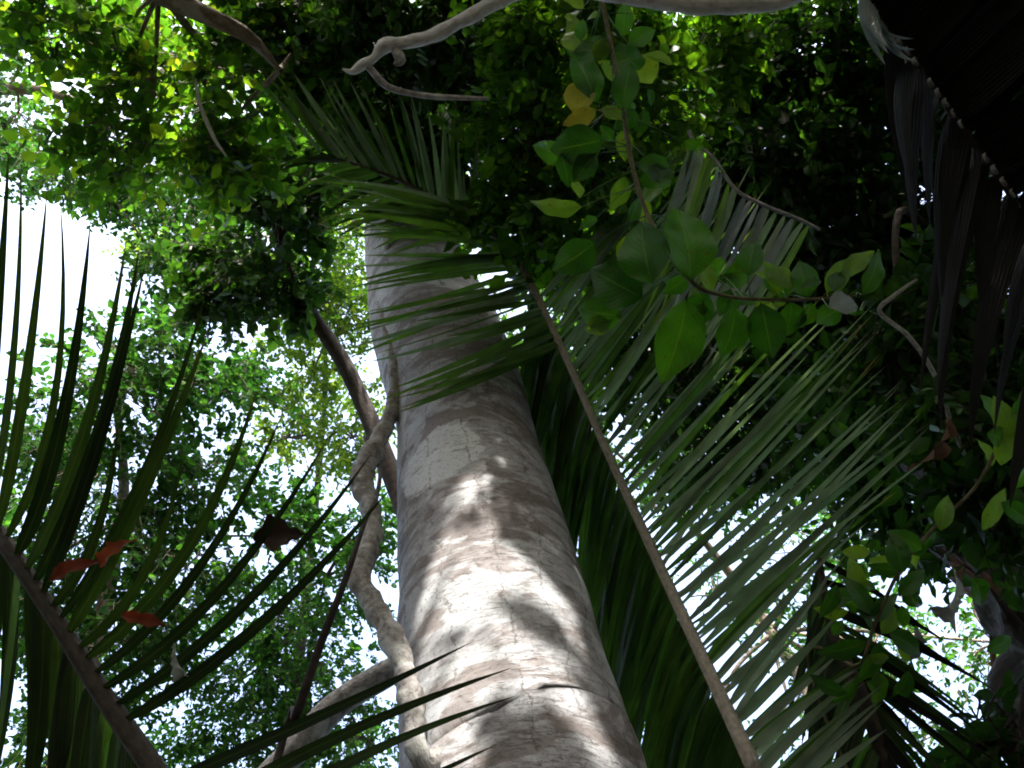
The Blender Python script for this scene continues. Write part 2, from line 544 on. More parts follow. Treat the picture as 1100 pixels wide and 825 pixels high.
def sprays(mb, C, outdir, tw_len, n_leaf, leaf_len, asp=0.5, tilt=0.55, droop=0.25, leaf_slot=0, twig_slot=1, twigs=True, cut=False):
    """leafy twigs: one per row of C, pointing along outdir"""
    n = len(C)
    D = unit(outdir + rng.normal(0, .45, (n, 3)) + np.array((0, 0, -droop)))
    L = tw_len * rng.uniform(.6, 1.3, n)
    upv = unit(np.array((0, 0, 1.0)) + rng.normal(0, tilt * .6, (n, 3)))
    side = unit(np.cross(D, upv))
    k = np.arange(n_leaf)
    ta = (k + .6) / n_leaf
    sgn = np.where(k % 2 == 0, 1.0, -1.0)
    B = C[:, None, :] + D[:, None, :] * (L[:, None] * ta)[:, :, None] + np.array((0, 0, -1.0)) * (L[:, None] * .25 * ta ** 2)[:, :, None]
    LD = D[:, None, :] * .65 + side[:, None, :] * sgn[None, :, None] * .8 + rng.normal(0, .28, (n, n_leaf, 3))
    LN = upv[:, None, :] + rng.normal(0, tilt, (n, n_leaf, 3))
    ll = leaf_len * rng.uniform(.65, 1.2, (n, n_leaf)) * rng.uniform(.65, 1.4, (n, 1))
    keep = rng.random((n, n_leaf)) > .12
    keep &= ~opened(B.reshape(-1, 3)).reshape(n, n_leaf) if cut else True
    leaves(mb, B[keep], LD[keep], unit(LN[keep]), ll[keep], ll[keep] * asp * rng.uniform(.85, 1.15, keep.sum()), leaf_slot, .2, .18)
    if twigs:
        w0 = leaf_len * .035
        E = C + D * L[:, None] + np.array((0, 0, -1.0)) * (L * .25)[:, None]
        A = C - D * L[:, None] * .3
        Md = C + D * (L * .5)[:, None] + np.array((0, 0, -1.0)) * (L * .06)[:, None]
        bn = np.cross(D, side)
        ring = [(math.cos(a), math.sin(a)) for a in (0, 2.094, 4.189)]
        V = np.stack([Q + (side * cx + bn * cy) * ww for Q, ww in ((A, w0 * 1.6), (Md, w0), (E, w0 * .35)) for cx, cy in ring], 1)
        idx = np.arange(n)[:, None] * 9
        ff = []
        for s_ in (0, 3):
            for j in range(3):
                ff.append(idx + np.array((s_ + j, s_ + (j + 1) % 3, s_ + 3 + (j + 1) % 3, s_ + 3 + j)))
        mb.quads(V.reshape(-1, 3), np.concatenate(ff, 1).reshape(-1, 4), None, twig_slot)


def blob_points(c, rx, ry, rz, n, clump=5):
    """n points gathered in a few clumps inside an ellipsoid (camera right, up, depth radii in metres)"""
    k = max(2, n // clump)
    q = unit(rng.normal(0, 1, (k, 3))) * (rng.random(k) ** .45)[:, None]
    j = rng.integers(0, k, n)
    q = q[j] + rng.normal(0, .13, (n, 3))
    off = q[:, :1] * rx * RIGHT + q[:, 1:2] * ry * UP + q[:, 2:3] * rz * FWD
    return c + off, off


def tree(label, blobs, leaf, bark, trunk_pts, trunk_rad, leaf_len, tw_len, n_leaf, extra=None, limb_r=.035, asp=.5, tilt=.55, name='rainforest_tree', droop=.25, cut=False, twigs=True, group='trees of the forest canopy', limbs=True, dens=1.0):
    """a tree: trunk, limbs running into each foliage mass, and the crown"""
    tp = [np.asarray(p, float) for p in trunk_pts]
    root = thing(name, label, 'tree', tp[0], group)
    mb = MB()
    tube(mb, tp, trunk_rad, 14, 0, .05, 3, n=40)
    mb.build('trunk', bark, root)
    cr = MB()
    fork = tp[-1]
    bl = [(at(b[0], b[1], b[2]), b[3] * b[2] / F, b[4] * b[2] / F, b[5], b[6]) for b in blobs] + list(extra or [])
    for c, rx, ry, rz, n in bl:
        P, off = blob_points(c, rx, ry, rz, int(n * dens))
        if cut:
            keep = ~opened(P)
            P, off = P[keep], off[keep]
        od = unit(off) * .8 + unit(c - fork) * .5
        sprays(cr, P, od, tw_len, n_leaf, leaf_len, asp, tilt, droop, 0, 1, twigs, cut)
        if limbs:
            limb_r0 = limb_r
            limb_r = .02 if extra and c[1] < .9 else limb_r0
            lb = MB()
            # limb from the nearest point of the upper trunk
            cand = np.array(tp[len(tp) // 2:])
            st = cand[np.argmin(np.linalg.norm(cand - c, axis=1))]
            mid = (st + c) / 2 + rng.normal(0, .12, 3) * np.linalg.norm(c - st) * .5 + np.array((0, 0, .1))
            tube(lb, [st, mid, c], [limb_r, limb_r * .7, limb_r * .42], 7, 0, .08, 5, n=16)
            for q in P[rng.integers(0, len(P), 7)] if len(P) else []:
                m2 = c * .55 + q * .45 + rng.normal(0, .06, 3)
                tube(lb, [c + rng.normal(0, .01, 3), m2, q], [limb_r * .4, limb_r * .22, limb_r * .1], 5, 0, 0, 1, n=9)
            lb.build('limb', bark, root)
            limb_r = limb_r0
    cr.build('crown', [leaf, bark], root)
    return root


# ------------------------------------------------------------------ palm fronds
def leaflet(mb, B, C, T, wdir, width, nseg=12, fold=.22):
    """one blade: a strip along a curve, folded along its midrib, narrow at base and tip"""
    u = np.linspace(0, 1, nseg + 1)
    P = ((1 - u) ** 2)[:, None] * B + (2 * u * (1 - u))[:, None] * C + (u ** 2)[:, None] * T
    t = unit(np.gradient(P, axis=0))
    W = unit(wdir - t * (t @ wdir)[:, None])
    Nn = np.cross(t, W)
    prof = np.clip(u / .10, .35, 1) * np.clip((1 - u) / .62, 0, 1) ** .75
    prof = np.maximum(prof, .02) * width * .5
    f = fold * prof
    V = np.stack((P - W * prof[:, None] + Nn * f[:, None], P, P + W * prof[:, None] + Nn * f[:, None]), 1).reshape(-1, 3)
    faces, uvs = [], []
    for i in range(nseg):
        for k in (0, 1):
            a = i * 3 + k
            faces.append((a, a + 1, a + 4, a + 3))
            uvs += [(k * .5, u[i]), (k * .5 + .5, u[i]), (k * .5 + .5, u[i + 1]), (k * .5, u[i + 1])]
    mb.quads(V, faces, uvs)


def frond(label, rach, ground, sides, mats, name='palm_frond', rmat='rachis', group='palm fronds', seg=12):
    """rach: [(px, py, z, width px)] from base to tip. ground: world point where the petiole rises.
    sides: list of dicts(n, keys=[(t, tip px, tip py, tip z, bend px x, bend px y, bend z)], width, jit)"""
    W = [np.append(at(a, b, z), wd * z / F / 2) for a, b, z, wd in rach]
    full = W
    root = thing(name, label, 'palm frond', ground if ground is not None else W[0][:3], group)
    if ground is not None:
        g = np.asarray(ground, float)
        r0 = W[0][3] * 1.25
        full = [np.append(g, r0 * 1.2), np.append(g * .55 + W[0][:3] * .45, r0 * 1.1)] + W
    mb = MB()
    full = np.array(full)
    tube(mb, full[:, :3], full[:, 3], 9, 0, .03, 12, n=60, oval=.8)
    mb.build('rachis', M[rmat], root)
    Rs = spline(np.array(W), 200)
    # arc parameter measured in the photo's own pixels keeps the spacing of the leaflets even to the eye
    k = np.linspace(0, 1, 200)
    tang = unit(np.gradient(Rs[:, :3], axis=0))
    rel = Rs[:, :3] - CAM
    dz = rel @ FWD
    RP = np.column_stack((550 + F * (rel @ RIGHT) / dz, 412.5 - F * (rel @ UP) / dz))
    for s in sides:
        keys = np.array(s['keys'], float)
        # keys name the base of a blade by its place along the midrib
        kt = [np.argmin((RP[:, 0] - a) ** 2 + (RP[:, 1] - b) ** 2) / 199 for a, b in keys[:, :2]]
        keys = np.column_stack((kt, keys[:, 2:]))
        keys = keys[np.argsort(keys[:, 0])]
        t0, t1 = keys[0, 0], keys[-1, 0]
        mass = MB() if s.get('mass') else None
        for i in range(s['n']):
            t = t0 + (t1 - t0) * (i + .5) / s['n'] + rng.normal(0, .08 if s.get('even') else .25) * (t1 - t0) / s['n']
            t = min(max(t, 0), 1)
            kv = np.array([np.interp(t, keys[:, 0], keys[:, j]) for j in range(1, keys.shape[1])])
            j = int(t * 199)
            B, tg = Rs[j, :3], tang[j]
            jt = s.get('jit', 10)
            tx, ty, tz = kv[0] + rng.normal(0, jt), kv[1] + rng.normal(0, jt), kv[2] * (1 + rng.normal(0, .015))
            T = at(tx, ty, tz)
            if rng.random() < s.get('short', 0.12):
                T = B + (T - B) * rng.uniform(.55, .85)
            Cc = (B + T) / 2 + (kv[3] * RIGHT - kv[4] * UP) * tz / F + kv[5] * FWD
            Cc = Cc + rng.normal(0, .028, 3) * np.linalg.norm(T - B)
            d = unit(T - B)
            wd = unit(tg - d * np.dot(tg, d))
            if s.get('face'):
                wd = np.cross(d, unit((B + T) / 2 - CAM))
                wd = unit(wd * (1 if np.dot(wd, tg) >= 0 else -1))
            a = R(s.get('roll', 0) + rng.normal(0, s.get('rolljit', 16)))
            nn = np.cross(d, wd)
            wd = wd * math.cos(a) + nn * math.sin(a)
            lm = MB() if mass is None else mass
            leaflet(lm, B, Cc, T, wd, s['width'] * (min(1, B @ FWD / 4.6) ** s['near'] if 'near' in s else 1) * rng.uniform(.75, 1.2), seg)
            if mass is not None:
                continue
            mm = s['mat']
            if isinstance(mm, (list, tuple)):
                mm = mm[rng.integers(0, len(mm))]
            lm.build('leaflet', M[mm], root)
        if mass is not None:
            mo = mass.build('leaflet_strands', M[s['mat']], root)
            mo['kind'] = 'stuff'
    return root


# ------------------------------------------------------------------ single broad leaves
def broad_leaf(px, py, z, length, width, ang, pitch=0.0, roll=0.0, curl=.15, fold=.16, mat='vine_leaf', parent=None, name='leaf', lobes=None, wavy=.02, stalk=None):
    """a broad leaf whose BASE is at (px, py, z); ang: direction of the tip in the photo, degrees anticlockwise from right;
    pitch: tip leaning away from the eye; roll: turned about its midrib. length/width in metres."""
    B = at(px, py, z)
    a = R(ang)
    d = unit(math.cos(a) * RIGHT + math.sin(a) * UP + math.tan(R(pitch)) * FWD)
    nrm = unit(-FWD + d * np.dot(FWD, d))
    side = np.cross(d, nrm)
    c, s = math.cos(R(roll)), math.sin(R(roll))
    side, nrm = side * c + nrm * s, nrm * c - side * s
    nu, nv = 14, 3
    prof = lobes or [(0, .04), (.06, .34), (.16, .72), (.30, .97), (.45, 1), (.6, .9), (.75, .64), (.88, .32), (.96, .1), (1, .01)]
    pu, pv = zip(*prof)
    V, faces, uvs = [], [], []
    ph = random.uniform(0, 6)
    for i in range(nu + 1):
        u = i / nu
        hw = float(np.interp(u, pu, pv)) * width / 2
        for j in range(-nv, nv + 1):
            v = j / nv
            h = fold * abs(v) * hw - curl * length * u * u + wavy * length * abs(v) * math.sin(u * 15 + ph + j * .8) + .06 * length * math.sin(u * 3)
            V.append(B + d * (u * length * (1 - .12 * curl)) + side * (v * hw) + nrm * h)
    w_ = 2 * nv + 1
    for i in range(nu):
        for j in range(w_ - 1):
            faces.append((i * w_ + j, i * w_ + j + 1, (i + 1) * w_ + j + 1, (i + 1) * w_ + j))
            u0, u1, v0, v1 = j / (w_ - 1), (j + 1) / (w_ - 1), i / nu, (i + 1) / nu
            uvs += [(u0, v0), (u1, v0), (u1, v1), (u0, v1)]
    mb = MB()
    mb.quads(V, faces, uvs)
    if stalk is not None:
        q = stalk[np.argmin(np.linalg.norm(stalk - B, axis=1))]
        if np.linalg.norm(q - B) < .5:
            tube(mb, [q, q * .5 + B * .5 + np.array((0, 0, .02)), B, B + d * length * .12], [.0028, .002, .0018, .0008], 5, 0, 0, 1, n=9)
    o = mb.build(name, M[mat], parent)
    return o


def stem_thing(name, label, cat, px_pts, mat, seg=10, bump=.12, bscale=8, ground=None, group=None, part='stem', n=60):
    """a liana or stem: px_pts = [(px, py, z, width px)]"""
    P = [np.append(at(a, b, z), wd * z / F / 2) for a, b, z, wd in px_pts]
    if ground is not None:
        P = [np.append(np.asarray(ground, float), P[0][3] * 1.1)] + P
    P = np.array(P)
    mb = MB()
    root = thing(name, label, cat, P[0, :3], group)
    tube(mb, P[:, :3], P[:, 3], seg, 0, bump, bscale, n=n)
    mb.build(part, M[mat], root)
    return root


def add_tube(root, px_pts, mat, part, seg=8, bump=.1, bscale=8, n=24):
    P = np.array([np.append(at(a, b, z), wd * z / F / 2) for a, b, z, wd in px_pts])
    mb = MB()
    tube(mb, P[:, :3], P[:, 3], seg, 0, bump, bscale, n=n)
    return mb.build(part, M[mat], root)


# ================================================================== THE PLACE
# ground
mb = MB()
g = np.linspace(-1, 1, 61)
g = np.sign(g) * (np.abs(g) ** 2.2) * 400
V = [(x, y, 0.12 * mnoise.noise(Vector((x * .3, y * .3, 0))) - 0.05 if abs(x) < 30 and abs(y) < 30 else -0.05) for y in g for x in g]
fc = [(j * 61 + i, j * 61 + i + 1, (j + 1) * 61 + i + 1, (j + 1) * 61 + i) for j in range(60) for i in range(60)]
mb.quads(V, fc)
gr = mb.build('ground', M['ground'])
gr['kind'] = 'structure'

# sun openings: patches of light on the trunk, in the photo at these places
for px, py, rx, ry in ((560, 630, 62, 62), (505, 700, 74, 50), (455, 648, 30, 54), (505, 585, 44, 38), (503, 516, 26, 12), (600, 540, 14, 18), (540, 690, 60, 40),
                       (655, 775, 30, 44), (600, 745, 60, 22), (555, 725, 64, 34), (480, 770, 48, 26), (470, 560, 14, 12), (548, 470, 12, 8)):
    c = at_y(px, py, 2.75)
    zc = (c - CAM) @ FWD
    PATCHES.append((c, rx * zc / F + .055, ry * zc / F * 1.35 + .055))

# the giant tree ---------------------------------------------------
GY = 3.2
prof = [(610, 1700, 330), (590, 1200, 300), (568, 900, 284), (557, 825, 265), (540, 720, 233), (524, 610, 198), (508, 520, 167), (498, 450, 148), (483, 400, 148), (464, 345, 135), (450, 300, 114), (441, 250, 100), (437, 200, 88), (438, 150, 78), (442, 100, 66)]
gp, grad = [], []
for px, py, wpx in prof:
    if py > 1000:
        continue
    p = at_y(px, py, GY)
    z = (p - CAM) @ FWD
    gp.append(p)
    grad.append(wpx * z / F / 2 * .97)
b0 = gp[0].copy()
low = [np.array((b0[0] + .06, GY, 0.0)), np.array((b0[0] + .03, GY, b0[2] * .5))]
gp = low + gp
grad = [grad[0] * 1.45, grad[0] * 1.1] + grad
giant = thing('giant_tree', 'huge smooth pale grey trunk with dark cracks and sun patches, rising through the middle', 'tree', gp[0])
mb = MB()
tube(mb, gp, grad, 64, 0, .035, 1.6, n=150)
mb.build('trunk', M['giant'], giant)
top = gp[-1]
crown = MB()
for k in range(9):
    a = k * 2.4
    e = top + np.array((math.cos(a) * 3.2, math.sin(a) * 2.6 + 1.0, 2.4 + (k % 3) * .9))
    lb = MB()
    tube(lb, [top - (0, 0, .4 + .1 * k), top * .5 + e * .5 + (0, 0, .5), e], [.2, .12, .05], 8, 0, .06, 3, n=18)
    lb.build('limb', M['giant'], giant)
    P, off = blob_points(e, 1.5, 1.5, 1.1, 170)
    sprays(crown, P, unit(off), .45, 9, .11, .45, .5, .2, 0, 1, True, True)
crown.build('crown', [M['leaf_mid'], M['brown_bark']], giant)

# canopy trees at the left -------------------------------------------
def tr(px, py, z, r):
    return at(px, py, z), r

tA = tree('near tree with bright translucent lobed leaves filling the upper left corner',
          [(75, 25, 7, 55, 45, .5, 60), (130, 80, 7, 70, 60, .6, 100), (220, 90, 6.8, 70, 70, .6, 95), (160, 150, 6.6, 75, 32, .5, 75), (225, 170, 6.8, 50, 30, .5, 70),
           (270, 60, 7.2, 45, 70, .6, 60), (190, 45, 7.6, 80, 20, .5, 50), (310, 60, 7.4, 30, 60, .5, 70)],
          M['leaf_bright'], M['brown_bark'],
          [(-6.4, .6, 0), (-6.2, .7, 4.5), (-5.2, 1.1, 7.6), at(60, -60, 6.4), at(170, -8, 6.1), at(225, 18, 6.0), at(268, 40, 6.0), at(300, 75, 6.2)], [.16, .13, .085, .07, .07, .055, .04, .015],
          .088, .32, 10, limb_r=.018, asp=.68, tilt=.6)

tB = tree('tall fine leaved tree with open airy crown over the left sky gap',
          [(20, 120, 15, 50, 60, 1.2, 130), (80, 175, 15, 65, 34, 1.2, 120), (150, 200, 15, 60, 32, 1.2, 120), (215, 240, 15, 50, 60, 1.2, 150), (180, 290, 15, 26, 40, 1.0, 60),
           (20, 60, 15, 40, 40, 1.2, 70), (235, 195, 15, 60, 40, 1.0, 110)],
          M['leaf_fine'], M['brown_bark'],
          [(-9.6, 5.0, 0), (-9.4, 4.6, 8), at(-160, 120, 15), at(10, 95, 15), at(90, 110, 15.5)], [.28, .24, .15, .1, .05],
          .095, .42, 11, limb_r=.03, asp=.62, dens=1.25)

tC = tree('bushy green tree behind the dark frond at the lower left, sky showing through',
          [(125, 385, 13, 50, 40, .8, 110), (195, 345, 13, 24, 26, .6, 40), (50, 470, 13, 50, 50, 1, 110), (160, 440, 13, 60, 60, 1, 170), (240, 420, 13, 50, 45, 1, 110), (215, 510, 13, 60, 50, 1, 150),
           (110, 540, 12.5, 80, 60, 1, 190), (300, 575, 13, 45, 45, 1, 90), (30, 640, 12, 60, 90, 1, 170), (130, 690, 12, 90, 70, 1, 210), (60, 790, 11.5, 90, 60, 1, 170), (200, 610, 12, 60, 45, 1, 120)],
          M['leaf_fine'], M['brown_bark'],
          [(-5.0, 9.2, 0), (-4.9, 9.0, 4), (-4.7, 8.8, 8), at(130, 560, 13), at(120, 400, 13)], [.2, .18, .13, .08, .03],
          .095, .4, 11, limb_r=.03, asp=.66, dens=1.2)

tD = tree('slim dark barked tree leaning left from behind the big trunk with a dark leaf clump',
          [(285, 180, 10, 40, 45, .6, 100), (300, 235, 10, 40, 40, .6, 110), (260, 285, 10, 48, 36, .6, 120), (235, 325, 10, 26, 26, .5, 45), (305, 305, 10, 32, 25, .5, 60), (335, 200, 10, 30, 50, .6, 80)],
          M['leaf_dark'], M['dark_bark'],
          [(.6, 6.4, 0), at(520, 760, 7.0), at(440, 560, 8.5), at(402, 462, 9.2), at(372, 395, 9.6), at(350, 360, 9.8), at(322, 318, 10), at(300, 260, 10.2)], [.12, .11, .095, .085, .08, .072, .062, .03],
          .12, .4, 8, limb_r=.03, asp=.6)

tE = tree('distant yellow green tree with tiny leaves glowing between the dark clump and the big trunk',
          [(350, 290, 18, 55, 60, 1.5, 190), (335, 400, 18, 55, 55, 1.5, 190), (380, 470, 17, 40, 60, 1.3, 120), (370, 200, 18, 60, 60, 1.4, 170), (210, 270, 18, 60, 40, 1.4, 100), (360, 340, 17, 50, 40, 1.2, 130), (310, 470, 17, 40, 30, 1.2, 60)],
          M['leaf_yellow'], M['dark_bark'],
          [(-2.6, 10.5, 0), (-2.6, 10.5, 7), at(345, 480, 18), at(350, 330, 18), at(360, 220, 18)], [.2, .12, .05, .04, .02],
          .10, .45, 10, limb_r=.04, asp=.6, dens=1.25)

tH = tree('blue green tree with very fine leaves low between the left frond and the big trunk',
          [(300, 660, 14, 60, 50, 1, 170), (370, 620, 14, 50, 60, 1, 150), (350, 720, 13.5, 70, 50, 1, 190), (260, 730, 13, 60, 50, 1, 150), (390, 790, 13, 60, 50, 1, 150), (250, 800, 13, 80, 50, 1, 190), (400, 560, 14, 30, 50, 1, 70)],
          M['leaf_fine'], M['dark_bark'],
          [(-2.2, 10.8, 0), (-2.3, 10.6, 4), at(330, 830, 14), at(330, 720, 14), at(350, 620, 14)], [.16, .1, .05, .04, .02],
          .085, .38, 11, limb_r=.03, asp=.62, dens=1.1)

# dark canopy overhead ------------------------------------------------
def over(x, y, z, rx, ry, rz, n):  # foliage mass mostly out of view, added overhead to block light
    return (np.array((x, y, z), float), rx, ry, rz, n)

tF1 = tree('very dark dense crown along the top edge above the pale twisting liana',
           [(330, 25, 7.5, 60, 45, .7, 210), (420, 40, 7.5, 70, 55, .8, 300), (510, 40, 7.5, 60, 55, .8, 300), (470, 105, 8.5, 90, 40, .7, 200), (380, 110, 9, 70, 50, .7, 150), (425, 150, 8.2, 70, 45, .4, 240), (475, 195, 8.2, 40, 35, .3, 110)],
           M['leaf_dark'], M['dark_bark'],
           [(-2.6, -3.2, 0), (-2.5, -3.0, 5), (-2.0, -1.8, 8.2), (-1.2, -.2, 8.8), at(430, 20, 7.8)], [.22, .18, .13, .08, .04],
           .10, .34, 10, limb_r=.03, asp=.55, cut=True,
           extra=[over(-.8, -2.6, 13.3, 1.5, 1.6, 2.6, 900), over(-.6, -.6, 9.2, 1.4, 1.2, 1.0, 630), over(-2.5, -1.6, 9.8, 1.6, 1.4, 1.2, 630), over(-.8, -2.2, 10.5, 1.6, 1.4, 1.2, 630)])  # unseen crown masses added above to shade the trunk

tF2 = tree('tree with lit yellow green leaves hanging in the top centre between dark foliage',
           [(570, 60, 6.5, 40, 60, .6, 110), (640, 50, 6.5, 60, 50, .6, 160), (580, 150, 6.2, 45, 50, .5, 110), (560, 215, 6.2, 40, 40, .5, 80), (640, 190, 6.4, 55, 60, .6, 130), (700, 110, 6.8, 50, 60, .6, 140), (620, 260, 6.4, 50, 40, .5, 80), (760, 50, 7, 50, 40, .6, 110)],
           M['leaf_mid'], M['dark_bark'],
           [(1.2, -3.0, 0), (1.2, -2.7, 5), (1.0, -1.2, 7.4), (.7, .4, 7.8), at(640, 70, 6.8)], [.16, .13, .1, .06, .03],
           .095, .3, 8, limb_r=.022, asp=.6, cut=True,
           extra=[over(1.0, -1.5, 9.6, 1.4, 1.2, 1.0, 570)])  # unseen part of the crown, added as overhead shade

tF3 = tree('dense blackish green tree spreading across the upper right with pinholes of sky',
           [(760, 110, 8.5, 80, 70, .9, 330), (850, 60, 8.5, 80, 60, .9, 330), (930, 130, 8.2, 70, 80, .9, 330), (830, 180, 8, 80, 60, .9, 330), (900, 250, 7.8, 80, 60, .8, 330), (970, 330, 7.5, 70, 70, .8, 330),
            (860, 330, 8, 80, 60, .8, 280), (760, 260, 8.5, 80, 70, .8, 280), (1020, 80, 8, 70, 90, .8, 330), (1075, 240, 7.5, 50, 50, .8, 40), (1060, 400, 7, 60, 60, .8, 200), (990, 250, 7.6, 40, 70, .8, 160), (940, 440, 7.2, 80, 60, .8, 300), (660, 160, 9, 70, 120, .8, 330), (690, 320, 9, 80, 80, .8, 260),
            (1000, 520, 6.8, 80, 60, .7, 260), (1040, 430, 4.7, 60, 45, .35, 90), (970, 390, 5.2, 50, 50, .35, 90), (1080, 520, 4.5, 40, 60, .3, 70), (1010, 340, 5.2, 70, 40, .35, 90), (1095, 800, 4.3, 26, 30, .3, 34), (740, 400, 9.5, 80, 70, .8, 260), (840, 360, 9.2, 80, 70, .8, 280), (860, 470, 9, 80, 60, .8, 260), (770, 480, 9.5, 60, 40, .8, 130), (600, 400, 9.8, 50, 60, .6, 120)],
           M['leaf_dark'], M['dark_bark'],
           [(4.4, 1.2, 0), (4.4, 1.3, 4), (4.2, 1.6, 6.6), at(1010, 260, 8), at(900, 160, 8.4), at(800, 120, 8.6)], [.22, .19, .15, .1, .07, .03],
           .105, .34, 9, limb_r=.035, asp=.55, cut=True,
           extra=[over(2.6, 0.2, 10.0, 1.7, 1.3, 1.3, 690), over(3.6, -1.4, 9.8, 1.7, 1.4, 1.2, 630), over(2.4, -2.2, 10.6, 1.6, 1.4, 1.2, 570), over(4.4, 1.4, 9.6, 1.3, 1.2, 1.2, 570)])  # crown carried on mostly out of view, added to darken what stands below

tG = tree('pale thin leaved tree glimpsed through the big frond at the lower right',
          [(660, 700, 14, 70, 90, 1.2, 130), (770, 640, 14, 80, 60, 1.2, 55), (850, 760, 13, 70, 60, 1.1, 60), (760, 790, 13, 60, 50, 1.1, 50), (940, 690, 13, 60, 60, 1.1, 120), (1020, 780, 12, 80, 60, 1.1, 60), (620, 520, 14, 60, 110, 1.2, 200), (880, 590, 13, 70, 60, 1.1, 160), (1070, 690, 12, 50, 70, 1, 140), (580, 420, 14, 50, 60, 1.1, 150), (760, 520, 14, 90, 60, 1.1, 200)],
          M['leaf_fine'], M['brown_bark'],
          [(5.0, 10.0, 0), (4.8, 9.8, 4), (4.2, 9.4, 7.5), at(830, 680, 14), at(740, 560, 14.5)], [.24, .2, .14, .09, .04],
          .10, .42, 9, limb_r=.04, asp=.5)

# mostly unseen forest leaves, added all round and overhead to block skylight -----------------------
n = 9000
az = rng.uniform(-math.pi, math.pi, n)
rad = rng.uniform(6.5, 12, n)
aa = np.abs(np.degrees(az))
el = np.interp(aa, [0, 35, 62, 80, 110, 180], [33, 31, 40, 60, 62, 60])
hmax = np.minimum(1.6 + rad * np.tan(np.radians(el)), 15.5)
hz = hmax * rng.random(n) ** .85
P = np.column_stack((np.sin(az) * rad, np.cos(az) * rad, hz))
front = np.abs(np.arctan2(P[:, 0], P[:, 1])) < R(62)
P = P[~(front & (rng.random(len(P)) < .55))]
shade_slab = np.column_stack((rng.uniform(-9, 9, 2700), rng.uniform(-9.5, -1.0, 2700), rng.uniform(9.5, 11.5, 2700)))  # overhead leaf layer out of view, added to cut light from above
P = np.vstack((P, shade_slab))
P = P[~opened(P)]
fm = MB()
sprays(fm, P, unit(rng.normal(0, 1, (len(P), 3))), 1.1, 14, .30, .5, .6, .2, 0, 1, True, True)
fo = fm.build('forest_shade_foliage', [M['leaf_dark'], M['dark_bark']])
tag(fo, 'mass of dark forest leaves, mostly unseen, added all round and overhead to block light', 'foliage')
fo['kind'] = 'stuff'

# lianas ------------------------------------------------------------
stem_thing('liana', 'knobbly grey liana twisting up the left flank of the big trunk', 'liana',
           [(470, 900, 3.3, 24), (452, 820, 3.4, 24), (440, 745, 3.7, 26), (424, 690, 4.0, 26), (398, 645, 4.3, 23), (388, 612, 4.5, 24), (402, 570, 4.8, 20), (394, 535, 5.1, 22), (388, 510, 5.3, 24), (404, 478, 5.6, 20), (421, 440, 5.9, 16), (424, 395, 6.2, 14), (414, 345, 6.7, 14), (424, 300, 7.3, 13), (417, 240, 7.7, 12), (425, 160, 9.0, 10), (430, 90, 11, 9)],
           'liana', 18, .42, 12, ground=(-.42, 2.5, 0), group='lianas', n=220)
stem_thing('liana', 'straight pale thick liana slanting behind the knobbly one at the lower left of the trunk', 'liana',
           [(150, 985, 4.9, 36), (235, 890, 5.1, 34), (318, 805, 5.3, 31), (365, 755, 5.45, 30), (425, 718, 5.6, 28), (500, 680, 5.8, 26), (580, 600, 6.2, 22)],
           'liana', 12, .08, 5, ground=(-2.9, 3.6, 0), group='lianas')
stem_thing('liana', 'thin dark straight vine stem hanging across the lower left of the trunk', 'liana',
           [(285, 860, 2.9, 9), (318, 770, 3.0, 10), (345, 690, 3.1, 9), (372, 620, 3.2, 7), (392, 560, 3.4, 5), (404, 535, 4.0, 5), (408, 505, 5.2, 5), (400, 485, 6.1, 5), (392, 470, 6.4, 5)],
           'dark_bark', 8, .1, 10, ground=(-.75, 2.3, 0), group='lianas')
wl = stem_thing('liana', 'whitish bent liana snaking along the top edge in front of dark foliage', 'liana',
                [(1000, -190, 3.6, 21), (900, -60, 3.6, 21), (850, -4, 3.6, 19), (800, 3, 3.6, 21), (720, 2, 3.6, 21), (650, -8, 3.6, 19), (600, -18, 3.6, 19), (545, -4, 3.6, 16), (500, 20, 3.6, 15), (462, 39, 3.6, 15), (432, 46, 3.6, 13), (412, 50, 3.6, 15), (402, 62, 3.6, 10), (390, 70, 3.6, 12), (378, 77, 3.6, 7), (368, 74, 3.6, 2)],
                'white_liana', 16, .26, 14, group='lianas', n=110)
add_tube(wl, [(396, 72, 3.6, 8), (415, 92, 3.6, 8), (440, 100, 3.6, 7), (470, 104, 3.6, 7), (525, 106, 3.6, 4)], 'liana', 'side_shoot')
add_tube(wl, [(425, 54, 3.6, 10), (430, 64, 3.58, 12), (424, 70, 3.57, 5)], 'liana', 'knob', n=10)
stem_thing('liana', 'wiry grey vine curving through the dark gap at right', 'liana',
           [(985, 300, 4.3, 3), (960, 318, 4.3, 5), (945, 335, 4.3, 5), (975, 360, 4.3, 5), (1000, 395, 4.3, 5), (1015, 430, 4.3, 5), (1022, 455, 4.3, 5), (1050, 520, 4.4, 4)],
           'liana', 8, .12, 14, group='lianas')
stem_thing('liana', 'fine pale twig hanging in the bright leaves of the upper left', 'liana',
           [(210, 85, 6.2, 3), (214, 110, 6.2, 4), (224, 135, 6.2, 5), (232, 152, 6.2, 4), (243, 168, 6.2, 2)],
           'white_liana', 6, .1, 14, group='lianas', n=24)

